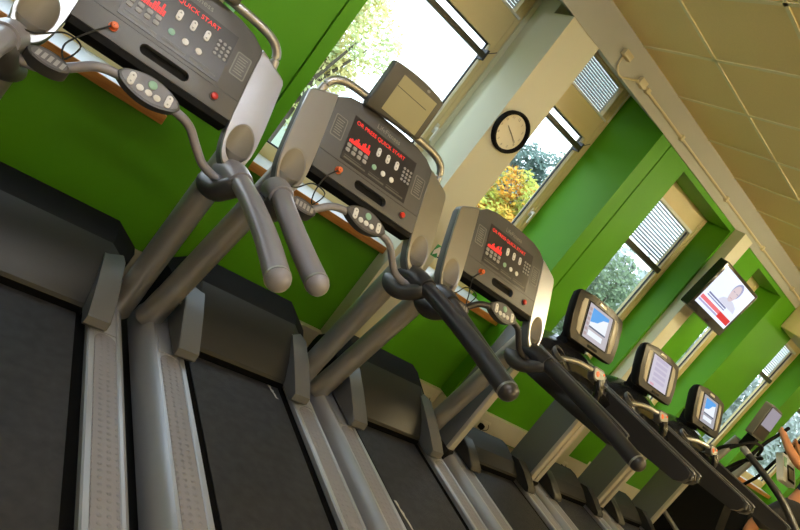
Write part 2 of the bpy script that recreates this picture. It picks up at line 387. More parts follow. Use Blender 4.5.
for _ in range(9000):
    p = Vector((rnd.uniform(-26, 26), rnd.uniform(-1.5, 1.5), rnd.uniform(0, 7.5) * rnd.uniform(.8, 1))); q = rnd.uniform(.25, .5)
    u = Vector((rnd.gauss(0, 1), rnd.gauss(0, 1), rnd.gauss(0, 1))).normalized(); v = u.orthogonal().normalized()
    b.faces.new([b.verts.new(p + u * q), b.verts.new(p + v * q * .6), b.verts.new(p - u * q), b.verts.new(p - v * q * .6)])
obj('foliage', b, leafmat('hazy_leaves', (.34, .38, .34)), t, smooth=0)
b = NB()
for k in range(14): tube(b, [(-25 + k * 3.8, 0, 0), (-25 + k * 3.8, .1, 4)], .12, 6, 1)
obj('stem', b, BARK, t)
# ================================================================ FITTINGS ON THE WALL
CABLEM = mat('conduit_beige', (.66, .58, .36), .45)
t = thing('conduit', 'beige surface conduit with junction boxes running along the bulkhead under the ceiling', 'conduit', (3.2, 3.29, 2.965))
b = NB(); tube(b, [(-.10, -.012, .035), (9.0, -.012, .035)], .011, 10, 1); obj('pipe', b, CABLEM, t)
b = NB(); box(b, -.17, -.09, -.035, 0, .01, .065, .004); box(b, -.06, -.02, -.03, 0, .018, .055, .003); obj('junction_box', b, CABLEM, t)
b = NB(); box(b, -.45, -.36, -.04, 0, .045, .09, .004); obj('junction_box', b, CABLEM, t)
b = NB(); tube(b, [(-.42, -.012, .06), (-.41, -.012, -.02), (-.34, -.012, -.055), (-.24, -.012, -.01), (-.16, -.012, .035)], .007, 8); obj('cable', b, CABLEM, t)
for k in range(9):
    b = NB(); box(b, .55 + k * .95, .58 + k * .95, -.028, 0, .012, .058, .003); obj('clip', b, CABLEM, t)
# wall clock on the column
t = thing('wall_clock', 'round wall clock with a thick black rim on the cream column', 'clock', (2.418, WY - .003, 2.118))
fr = Fr((0, 0, 0), (1, 0, 0), (0, 0, 1), (0, -1, 0))
b = NB(); N = 40
ring = lambda r, w: [fr.p(r * math.cos(2 * math.pi * i / N), r * math.sin(2 * math.pi * i / N), w) for i in range(N)]
loft(b, [ring(.142, 0), ring(.144, .03), ring(.139, .045), ring(.128, .045), ring(.121, .030), ring(.119, .018)], cap=False); obj('rim', b, BLACK, t)
b = NB(); disc(b, fr, 0, 0, .124, .124, .002, .018, 40); dial = obj('dial', b, mat('dial_cream', (.78, .72, .52), .4), t)
for k in range(12):
    a = math.radians(90 - 30 * k); s = str(k or 12)
    text('numeral', s, fr, .097 * math.cos(a) - .009 * len(s) / 2 - .002, .097 * math.sin(a) - .008, .0185, .024, mat('dial_ink', (.30, .26, .18), .5), dial)
for nm, a, l, wd in (('hour_hand', 158, .055, .004), ('minute_hand', -22, .085, .003), ('second_hand', -28, .09, .0015)):
    f2 = Fr((0, 0, 0), (math.cos(math.radians(a)), 0, math.sin(math.radians(a))), (-math.sin(math.radians(a)), 0, math.cos(math.radians(a))), (0, -1, 0))
    b = NB(); prism(b, f2, [(-.015, -wd), (l, -wd * .5), (l, wd * .5), (-.015, wd)], .020, .022); obj(nm, b, mat('dial_ink', (.30, .26, .18), .5), t)
# television on a bracket
t = thing('television', 'flat black television showing a news picture, on a bracket at the narrow pier', 'television', (5.19, 3.19, 2.325))
tl = math.radians(4)
fr = Fr((0, -.22, 0), (1, 0, 0), (0, -math.sin(tl), math.cos(tl)), (0, -math.cos(tl), -math.sin(tl)))
TV0, TV1, TB, TT = -.375, .370, -.265, .228
b = NB(); prism(b, fr, rrect(TV0, TV1, TB, TT, .015), -.06, .02, .006); prism(b, fr, rrect(TV0 + .1, TV1 - .1, TB + .06, TT - .06, .03), -.10, -.05); obj('casing', b, GLOSSB, t)
su0, su1, sv0, sv1 = -.335, .335, -.192, .200
sw, sh = su1 - su0, sv1 - sv0
SU = lambda u: su0 + u * sw
SV = lambda v: sv1 - v * sh
scr = mat('tv_picture', (.0, .0, .0), .3, emit=(.80, .86, 1), es=1.12)
b = NB(); prism(b, fr, [(su0, sv0), (su1, sv0), (su1, sv1), (su0, sv1)], .018, .0205); so = obj('screen', b, scr, t, smooth=0)
def scrn(name, poly, col, w, par, fr_=None):
    b = NB(); prism(b, fr_ or fr, poly, w - .0004, w); return obj(name, b, mat(name + '_' + '%d_%d_%d' % tuple(int(c * 255) for c in col), (0, 0, 0), .3, emit=col, es=.95), par, smooth=0)
R4 = lambda a, b_, c, d: [(SU(a), SV(d)), (SU(b_), SV(d)), (SU(b_), SV(c)), (SU(a), SV(c))]
EL = lambda u, v, a, c, n=28: [(SU(u) + a * math.cos(2 * math.pi * i / n), SV(v) + c * math.sin(2 * math.pi * i / n)) for i in range(n)]
scrn('picture_shoulders', [(SU(.36), SV(.62)), (SU(.90), SV(.62)), (SU(.84), SV(.50)), (SU(.70), SV(.44)), (SU(.54), SV(.44)), (SU(.42), SV(.50))], (.72, .74, .90), .0208, so)
scrn('picture_hair', EL(.58, .22, .082, .078), (.36, .38, .62), .0211, so)
scrn('picture_face', EL(.57, .285, .066, .082), (.74, .62, .68), .0214, so)
scrn('picture_eyes', R4(.50, .555, .245, .262), (.40, .34, .50), .0217, so); scrn('picture_eyes', R4(.60, .655, .245, .262), (.40, .34, .50), .0217, so)
scrn('picture_mouth', R4(.54, .61, .40, .415), (.62, .38, .42), .0217, so)
scrn('picture_caption', R4(.10, .66, .63, .665), (.16, .18, .38), .0216, so); scrn('picture_caption', R4(.10, .66, .69, .715), (.25, .27, .50), .0216, so)
scrn('picture_banner', R4(.02, .62, .77, .86), (.92, .18, .22), .0216, so); scrn('picture_banner', R4(.62, .98, .77, .92), (.80, .03, .04), .0216, so)
scrn('picture_ticker', R4(.02, .62, .88, .92), (.45, .40, .70), .0216, so)
b = NB(); box(b, -.03, .14, -.02, 0, -.14, .14, .004); box(b, -.02, .06, -.12, -.01, -.03, .03); box(b, -.12, .12, -.15, -.10, -.07, .07); obj('wall_bracket', b, BLACK, t)
# ventilation unit near the far end
t = thing('wall_unit', 'khaki box-shaped unit mounted high on the far wall, cut by the right edge', 'wall unit', (7.42, 3.3, 2.66))
b = NB(); box(b, -.42, .42, -.24, 0, .0, .33, .02); obj('housing', b, FRAME, t)
b = NB(); box(b, -.38, .38, -.246, -.236, .03, .10); obj('grille', b, SASHB, t, smooth=0)
# sockets on the trunking
SOCKW = mat('socket_white', (.72, .68, .56), .35)
def socket(x, y, lab, plug=True):
    t = thing('power_socket', lab, 'socket', (x, y, .118), 'sockets on the trunking')
    f2 = Fr((0, 0, 0), (1, 0, 0), (0, 0, 1), (0, -1, 0))
    b = NB(); prism(b, f2, rrect(-.073, .073, -.043, .043, .006), 0, .009, .002); obj('faceplate', b, SOCKW, t)
    for s in (-1, 1):
        b = NB(); prism(b, f2, rrect(s * .03 - .008, s * .03 + .008, .012, .034, .003), .009, .0125); obj('rocker_switch', b, SOCKW, t)
    if plug:
        b = NB(); prism(b, f2, rrect(-.062, -.014, -.04, .008, .01), .009, .045, .006); p = obj('plug', b, BLACK, t)
        b = NB(); tube(b, [(-.038, -.03, -.03), (-.05, -.06, -.06), (-.09, -.05, -.10)], .004, 8); obj('plug_cord', b, CORD, p)
        b = NB(); tube(b, [(.05, -.012, .02), (.055, -.03, -.02), (.02, -.02, -.05)], .003, 6); obj('plug_cord', b, CORD, t)
socket(3.45, 3.375, 'white wall socket with black plug, left of the two seen between treadmill posts')
socket(4.262, 3.375, 'white wall socket with black plug under the green wall, right of the two')
socket(5.5, 3.29, 'white wall socket with thin black cord, farthest along the trunking')
# green exit-style sign on the column behind the treadmills
t = thing('safety_sign', 'small green and white safety sign on the cream column behind the treadmills', 'sign', (2.56, WY - .003, 1.175))
f2 = Fr((0, 0, 0), (1, 0, 0), (0, 0, 1), (0, -1, 0))
b = NB(); prism(b, f2, rrect(-.032, .026, -.042, .05, .003), 0, .003); obj('plate', b, mat('sign_green', (.05, .35, .12), .4), t, smooth=0)
b = NB(); prism(b, f2, [(-.03, .0), (.0, .045), (.02, .02), (.03, .045), (.03, -.03), (.01, -.005), (-.02, -.035)], .003, .0036); obj('symbol', b, BTNW, t, smooth=0)
# ================================================================ TREADMILLS WITH RED DISPLAYS
def studs(bm, x0, x1, y0, y1, z):
    pass
def rail(s, y0, y1, root, mrail, zt=.20):
    """side rail: raised casting with a rounded studded tread and an outer flank"""
    b = NB()
    prof = [(.298, .07), (.298, zt - .006), (.304, zt), (.322, zt), (.326, zt - .004), (.416, zt - .004), (.420, zt), (.432, zt), (.446, zt - .010), (.464, zt - .045), (.472, .10), (.470, .06), (.40, .05)]
    loft(b, [[Vector((s * x_, y, z)) for x_, z in prof] for y in (y0, y1)])
    r = obj('side_rail', b, mrail, root)
    b = NB(); fr = Fr((s * .371, 0, zt - .004), (1, 0, 0), (0, 1, 0), (0, 0, 1))
    poly = [(-.0445, y0 + .03)] + [(.0445, y0 + .03)] + [(.0445 * math.cos(math.radians(a)), -.085 + .05 * math.sin(math.radians(a))) for a in range(0, 181, 15)]
    prism(b, fr, poly, 0, .0016); obj('tread', b, TREAD, r, smooth=0)
    b = NB(); prism(b, fr, [(-.0445, -.035), (-.04, -.028), (.04, -.028), (.0445, -.035), (.0445, .10), (-.0445, .10)], 0, .004); obj('rail_cap', b, mrail, r, smooth=0)
    return r
def build_silver(root):
    z0 = .20
    # deck and belt
    b = NB(); box(b, -.30, .30, -1.47, .5, .07, .172); obj('deck', b, DECKM, root, smooth=0)
    b = NB(); loft(b, [[Vector((x_, y, z)) for y, z in [(.3, .176), (-1.44, .176), (-1.49, .16), (-1.50, .13), (-1.48, .10), (-1.42, .10), (-1.42, .17), (.3, .17)]] for x_ in (-.255, .255)]); obj('running_belt', b, BELT, root)
    for s in (-1, 1): rail(s, -1.48, .40, root, RAILM)
    for sx in (-.36, .36):
        for y in (-1.3, .3):
            b = NB(); tube(b, [(sx, y, 0), (sx, y, .06), (sx, y, .135)], lambda q: .03 if q < .3 else .014, 12, 1); obj('levelling_foot', b, BLACK, root)
    # motor hood
    b = NB()
    def sec(y, w, zt, zs, wf): return [Vector((-w, y, .09)), Vector((-w, y, zs)), Vector((-wf, y, zt)), Vector((wf, y, zt)), Vector((w, y, zs)), Vector((w, y, .09))]
    loft(b, [sec(.088, .272, .208, .2075, .264), sec(.094, .275, .226, .224, .266), sec(.17, .285, .296, .29, .27), sec(.28, .30, .365, .345, .275), sec(.375, .37, .415, .355, .285), sec(.40, .395, .425, .355, .29), sec(.50, .425, .448, .360, .30), sec(.585, .43, .452, .362, .30), sec(.615, .425, .43, .345, .295), sec(.635, .42, .33, .29, .29), sec(.64, .41, .11, .11, .29)])
    for f in b.faces:
        if f.calc_center_median().y > .385: f.material_index = 1
        if f.calc_center_median().y < .09: f.material_index = 2  # front cap under the lip blackened to stand for shadow
    hd = obj('motor_hood', b, [HOODM, BLACK, DECKM], root, smooth=15)
    for s in (-1, 1):
        b = NB(); c = [(-.035, .206), (-.050, .222), (-.045, .256), (.03, .288), (.16, .338), (.30, .385), (.42, .372), (.45, .21)]
        prism(b, Fr((s * .266, 0, 0), (0, 1, 0), (0, 0, 1), (s, 0, 0)), c, 0, .098, .008); obj('hood_cheek', b, mat('cheek_grey', (.085, .085, .086), .42, noise=.05, nscale=100), hd)
    # leaning posts
    A, B_ = Vector((.44, .265, .17)), Vector((.397, .062, 1.105)); up = (B_ - A).normalized()
    for s in (-1, 1):
        m_ = lambda v: Vector((s * v.x, v.y, v.z))
        b = NB(); tube(b, [m_(A), m_(A.lerp(B_, .5)), m_(B_ + up * .03)], .058, 28, 1, cap=False); po = obj('post', b, TUBE, root)
        b = NB(); tube(b, [m_(A.lerp(B_, .005)), m_(A.lerp(B_, .10)), m_(A.lerp(B_, .17))], lambda q: .0605 if q < .9 else .059, 28, 1, cap=False)
        tube(b, [m_(A.lerp(B_, .17)) + Vector((-s * .058, -.01, 0)), m_(A.lerp(B_, .17)) + Vector((-s * .064, -.012, 0))], .006, 10, 1); obj('post_collar', b, TUBE, po)
    # console plane
    k = .66; n_ = math.hypot(1, k)
    fr = Fr((0, .035, 1.168), (1, 0, 0), (0, k / n_, 1 / n_), (0, -1 / n_, k / n_))
    for s in (-1, 1):                        # silver side plate with a cup well, star-shaped round the well
        cx = .392; NN = 56
        poly = [(.316, .412), (.322, .416), (.440, .362), (.452, .352), (.458, .335)] 
        out = [(.318, .430), (.335, .425), (.435, .378), (.450, .366), (.457, .348), (.462, .2), (.464, .1), (.463, .02), (.458, -.03), (.447, -.075), (.432, -.105), (.412, -.122), (.392, -.127), (.370, -.122), (.350, -.105), (.334, -.075), (.323, -.03), (.317, .02), (.315, .1), (.315, .2), (.315, .3)]
        def hit(a):
            d = Vector((math.cos(a), math.sin(a))); best = None
            for i in range(len(out)):
                p, q = Vector(out[i]) - Vector((cx, -.005)), Vector(out[(i + 1) % len(out)]) - Vector((cx, -.005)); e = q - p
                den = d.x * e.y - d.y * e.x
                if abs(den) < 1e-9: continue
                t_ = (p.x * e.y - p.y * e.x) / den; u_ = (p.x * d.y - p.y * d.x) / den
                if t_ > 0 and -1e-6 <= u_ <= 1 + 1e-6 and (best is None or t_ > best): best = t_
            return d * best + Vector((cx, -.005))
        angs = sorted([2 * math.pi * i / NN for i in range(NN)] + [math.atan2(v + .005, u - cx) % (2 * math.pi) for u, v in out[:5]])
        O_ = [hit(a) for a in angs]
        E_ = lambda f: [Vector((cx + .054 * f * math.cos(a), -.005 + .086 * f * math.sin(a))) for a in angs]
        mid = lambda f: [Vector((cx, -.005)) + (o - Vector((cx, -.005))) * f for o in O_]
        P_ = lambda L, w: [fr.p(s * q.x, q.y, w) for q in L]
        b = NB(); loft(b, [P_(mid(.97), -.055), P_(O_, -.045), P_(O_, -.010), P_(mid(.985), -.003), P_(mid(.965), 0), P_(E_(1.06), 0), P_(E_(1.0), -.004)], cap=False)
        lp = obj('side_plate', b, [SILVER, mat('plate_edge', (.10, .105, .108), .45)], root, smooth=14)
        for p in lp.data.polygons:
            if p.index < 2 * len(angs) : p.material_index = 1
        dn = Vector((s * .02, .12, -1)).normalized()
        b = NB(); loft(b, [P_(E_(1.0), -.004), [v + dn * .05 for v in P_(E_(.93), -.01)], [v + dn * .10 for v in P_(E_(.85), -.02)], [v + dn * .115 for v in P_(E_(.6), -.03)]], cap=False); bf = b.faces.new(b.verts[-len(angs):]); obj('cup_well', b, CUPI, lp)
    # console body
    arc = [(.318, .418), (.26, .458), (.186, .474), (.064, .482), (-.064, .482), (-.186, .474), (-.26, .458), (-.318, .418)]
    b = NB(); prism(b, fr, arc + [(-.318, .055), (.318, .055)], -.085, 0, .006); con = obj('console', b, GREY, root)
    cb = NB(); prism(cb, fr, rrect(-.088, .108, .082, .127, .022, 8), -.03, .05); cut(con, cb)
    b = NB(); prism(b, fr, rrect(-.087, .107, .083, .126, .0215, 8), -.032, -.022); obj('rack_slot', b, BLACK, con)
    b = NB(); prism(b, fr, [(-.313, .057), (-.313, .026), (.313, .026), (.313, .057)], -.07, -.004, .006); obj('console_underside', b, BLACK, con)
    b = NB(); prism(b, fr, [(-.312, .147), (.312, .147), (.312, .151), (-.312, .151)], 0, .0015); obj('crease', b, DGREY, con, smooth=0)
    text('logo', 'LifeFitness', fr, -.075, .415, .0002, .036, LABELM, con, .15)
    b = NB(); prism(b, fr, [(-.205, .165), (.207, .165), (.207, .395), (-.205, .395)], 0, .002); dp = obj('display_panel', b, PANEL, con, smooth=0)
    text('led_message', 'OR PRESS QUICK START', fr, -.185, .360, .0022, .027, LED, dp, .315)
    b = NB(); hts = [.010, .016, .012, .024, .034, .020, .014, .030, .038, .022, .044, .020]
    for i, h in enumerate(hts): prism(b, fr, [(-.192 + i * .0105, .262), (-.184 + i * .0105, .262), (-.184 + i * .0105, .266 + h), (-.192 + i * .0105, .266 + h)], .002, .0028)
    obj('led_profile', b, LED, dp, smooth=0)
    for r_ in range(2):
        for i in range(4):
            b = NB(); prism(b, fr, rrect(-.195 + i * .034, -.172 + i * .034, .212 + r_ * .024, .230 + r_ * .024, .005), .002, .005, .001); obj('programme_key', b, BTND, dp)
    for u in (-.023, .037, .097):
        b = NB(); prism(b, fr, rrect(u - .011, u + .011, .287, .333, .0105), .002, .006, .0015); rb_ = obj('rocker_button', b, BTNW, dp)
        b = NB()
        for d_ in (-1, 1): prism(b, fr, [(u - .005, .310 + d_ * .009), (u + .005, .310 + d_ * .009), (u, .310 + d_ * .017)], .006, .0064)
        obj('arrow_marks', b, BTND, rb_, smooth=0)
    for u, m_ in ((-.021, BTNG), (.037, BTNW), (.094, BTNW)):
        b = NB(); disc(b, fr, u, .229, .0135, .0135, .002, .006, 20, .0015); obj('round_button', b, m_, dp)
    b = NB()
    for i in range(3):
        for j in range(4): disc(b, fr, .148 + i * .022, .268 + j * .020, .0075, .0068, .002, .005, 12, .001)
    obj('keypad', b, BTND, dp)
    b = NB()
    for u0_, u1_ in ((-.19, -.06), (-.04, .06), (.075, .19)):
        prism(b, fr, [(u0_, .178), (u1_, .178), (u1_, .186), (u0_, .186)], .002, .0024); prism(b, fr, [(u0_, .192), (u1_ - .03, .192), (u1_ - .03, .195), (u0_, .195)], .002, .0024)
    obj('printed_legend', b, mat('legend_ink', (.12, .12, .11), .5), dp, smooth=0)
    for s, uu in ((-1, -.262), (1, .262)):
        b = NB()
        prism(b, fr, rrect(uu - .034, uu + .034, .235, .345, .008), 0, .0008)
        lb = obj('info_plate', b, mat('plate_grey', (.20, .20, .19), .45), con, smooth=0)
        b = NB(); prism(b, fr, rrect(uu - .029, uu + .029, .240, .340, .006), .0008, .0012)
        obj('plate_inset', b, GREY, lb, smooth=0)
        b = NB()
        for q in range(7): prism(b, fr, [(uu - .022, .252 + q * .012), (uu + .020 - .006 * (q % 2), .252 + q * .012), (uu + .020 - .006 * (q % 2), .256 + q * .012), (uu - .022, .256 + q * .012)], .0012, .0016)
        obj('plate_lines', b, LABELM, lb, smooth=0)
    b = NB(); disc(b, fr, -.190, .106, .017, .017, 0, .004, 20); disc(b, fr, -.190, .106, .0135, .0135, .004, .022, 20, .004); obj('safety_clip', b, ORANGE, con)
    b = NB(); disc(b, fr, .219, .106, .019, .019, 0, .004, 20); obj('stop_collar', b, DGREY, con)
    b = NB(); disc(b, fr, .219, .106, .0145, .0145, .004, .014, 20, .004); obj('stop_button', b, RED, con)
    # safety cord looping from the clip over the front bar
    q = fr.p(-.190, .106, .02); b = NB()
    tube(b, [q, q + Vector((-.045, -.02, -.06)), (-.285, -.05, 1.135), (-.265, -.06, 1.09), (-.245, -.055, 1.155), (-.30, -.02, 1.16), (-.36, -.05, 1.115), (-.405, -.07, 1.10), (-.445, -.06, 1.06)], .0032, 8); obj('safety_cord', b, CORD, con)
    # hand rails
    for s in (-1, 1):
        b = NB(); tube(b, [(s * .400, .05, 1.030), (s * .418, -.04, 1.058), (s * .428, -.15, 1.060)], lambda q: .048 + .006 * math.sin(q * 3.1), 20); hb = obj('rail_elbow', b, GRIP, root)
        pts = [(.428, -.15, 1.060), (.432, -.35, 1.058), (.428, -.64, 1.044), (.412, -.905, 1.024)] if s > 0 else [(-.428, -.15, 1.060), (-.440, -.32, 1.045), (-.430, -.54, 1.015), (-.412, -.735, .988)]
        b = NB(); tube(b, pts, lambda q: .0395 if q < .96 else .0385, 20, rnd=True); hr = obj('handrail', b, GRIP, root)
        a_, c_ = Vector(pts[-2]), Vector(pts[-1]); d_ = (c_ - a_).normalized()
        b = NB(); tube(b, [c_ - d_ * .012, c_ - d_ * .002], .0405, 20, 1); obj('grip_ring', b, TUBE, hr)
        b = NB(); tube(b, [(s * .405, .10, .970), (s * .395, .02, .958), (s * .40, -.07, .978), (s * .418, -.13, 1.03)], lambda q: .03 + .040 * math.sin(min(1, q * 1.25 + .18) * 2.6), 20, rnd=2, flat=.75); obj('rail_bracket', b, mat('bracket_dark', (.05, .05, .052), .4), hb)
    # front bar with control pods
    L = [(.405, -.07, 1.03), (.375, -.055, 1.01), (.30, -.045, 1.025), (.235, -.04, 1.075), (.175, -.038, 1.125), (.10, -.035, 1.142)]
    b = NB(); tube(b, L + [(0, -.035, 1.142)] + [(-x_, y, z) for x_, y, z in L[::-1]], .0172, 14); fb = obj('front_bar', b, GRIP, root)
    f3 = Fr((0, -.048, 1.158), (1, 0, 0), (0, .62, .78), (0, -.78, .62))
    lens = [(.118 * math.cos(t_), .052 * math.sin(t_) * (1 - .25 * math.cos(t_) ** 2)) for t_ in [2 * math.pi * i / 40 for i in range(40)]]
    b = NB(); prism(b, f3, lens, -.035, 0, .006); pod = obj('control_pod', b, DGREY, fb)
    b = NB(); prism(b, f3, [(u * .90, v * .86 + .002) for u, v in lens], 0, .0012); obj('pod_face', b, mat('pod_grey', (.11, .105, .115), .4), pod, smooth=0)
    for s in (-1, 1):
        b = NB(); prism(b, f3, rrect(s * .070 - .012, s * .070 + .012, -.026, .026, .0115), .001, .005, .0015); rb_ = obj('rocker_button', b, BTNW, pod)
        b = NB()
        for d_ in (-1, 1): disc(b, f3, s * .070, d_ * .013, .0035, .0035, .005, .0055, 10)
        obj('arrow_marks', b, BTND, rb_, smooth=0)
    b = NB(); disc(b, f3, .0, .022, .0165, .0165, .001, .005, 20, .0015); obj('round_button', b, BTNG, pod)
    for u in (-.034, -.002, .030):
        b = NB(); disc(b, f3, u, -.014, .0135, .0125, .001, .005, 18, .0015); obj('round_button', b, BTNW, pod)
    f4 = Fr((-.30, -.075, 1.068), (1, 0, 0), (0, .80, .6), (0, -.6, .8))
    b = NB(); disc(b, f4, 0, 0, .068, .034, -.05, 0, 28, .008); jp = obj('incline_pod', b, DGREY, fb)
    b = NB(); disc(b, f4, 0, 0, .056, .026, 0, .001, 28); obj('pod_face', b, mat('pod_grey', (.11, .105, .115), .4), jp, smooth=0)
    b = NB()
    for i in range(5): prism(b, f4, [(-.042 + i * .019, -.014), (-.030 + i * .019, -.014), (-.026 + i * .019, .014), (-.038 + i * .019, .014)], .001, .0016)
    obj('pod_pattern', b, BTND, jp, smooth=0)
    return fr
def add_screen(root):
    b = NB()
    P = [(.395, .275, 1.44), (.392, .292, 1.50), (.375, .30, 1.55), (.33, .305, 1.582), (.25, .31, 1.595), (.12, .31, 1.598)]
    tube(b, P + [(-x_, y, z) for x_, y, z in P[::-1]], .0195, 18); tb = obj('top_bar', b, TUBE, root)
    ty = math.radians(3)
    fr = Fr((0, .262, 1.70), (1, 0, 0), (0, math.sin(ty), math.cos(ty)), (0, -math.cos(ty), math.sin(ty)))
    base = [(-.196, -.128), (-.188, -.138), (.128, -.112), (.140, -.102), (.140, .098), (.130, .108)]
    top = [(.130 - .318 * i / 10, .108 + .012 * math.sin(math.pi * i / 10) - .002 * i / 10) for i in range(1, 11)]
    b = NB(); prism(b, fr, base + top + [(-.192, .100)], -.045, 0, .010, seg=3); prism(b, fr, rrect(-.09, .09, -.12, -.03, .01), -.06, -.03)
    sc = obj('screen_housing', b, mat('housing_dark', (.060, .056, .045), .42, noise=.05, nscale=200, bump=.1, bscale=500), root)
    b = NB(); prism(b, fr, rrect(-.122, .104, -.104, .082, .003), 0, .0015); pn = obj('screen', b, SCRREFL, sc, smooth=0)
    b = NB(); prism(b, fr, [(-.121, .022), (.075, .022), (.075, .0255), (-.121, .0255)], .0015, .0019); obj('reflected_grid_bar', b, REFLBAR, pn, smooth=0)
    b = NB(); disc(b, fr, .03, .099, .010, .007, 0, .0015, 16); obj('emblem', b, LABELM, sc, smooth=0)
    return tb
tm = thing('treadmill', 'silver-grey treadmill nearest the camera, cut off by the left edge', 'treadmill', (.340, 2.37, 0), 'silver-grey treadmills with red displays')
build_silver(tm)
t2 = copy_tree(tm); t2.location = (1.335, 2.30, 0); t2['label'] = 'silver-grey treadmill with a blank screen, painted with a khaki reflection, on its top bar, before the bright window'
t3 = copy_tree(tm); t3.location = (2.345, 2.27, 0); t3['label'] = 'silver-grey treadmill without a screen on top, right of the one with the khaki-reflecting screen'
for t_ in (t2, t3):
    for ch in t_.children:
        if not ch.name.startswith('levelling_foot'): ch.location.z += .05
        # the darker grips of the second and third machines
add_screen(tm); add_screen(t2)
for ch in t2.children:
    if ch.name.split('.')[0] in ('top_bar', 'screen_housing'): ch.location.z += .05
def regrip(root, names, m, xmin=None):
    for ch in root.children:
        if ch.name.split('.')[0] in names and (xmin is None or sum(v.co.x for v in ch.data.vertices) / len(ch.data.vertices) * xmin > 0):
            ch.data = ch.data.copy(); ch.data.materials[0] = m
            for g in ch.children: pass
regrip(t2, ('handrail', 'rail_elbow'), GRIPD, 1); regrip(t3, ('handrail', 'rail_elbow', 'front_bar'), GRIPD)
# the long cord that hangs from the first machine down to the floor
b = NB(); tube(b, [(-.405, -.01, 1.02), (-.40, .10, .90), (-.44, .16, .75), (-.50, .20, .55)], .003, 8); obj('power_cord', b, CORD, tm)
# white scuff on the belts of the second and third machines
for t_, u0, v0, st in ((t2, .190, .085, .012), (t3, -.248, -.49, .024)):
    b = NB(); rnd = random.Random(3); L = []; Rr = []
    for i in range(9): y = v0 - i * st; L.append((u0 + .004 * rnd.random() + i * .003, y)); Rr.append((u0 + .010 + .012 * rnd.random() + i * .003, y))
    prism(b, Fr((0, 0, .226), (1, 0, 0), (0, 1, 0), (0, 0, 1)), L + Rr[::-1], 0, .0006); obj('worn_patch', b, mat('scuff', (.42, .40, .36), .8, noise=.5, nscale=200), t_, smooth=0)
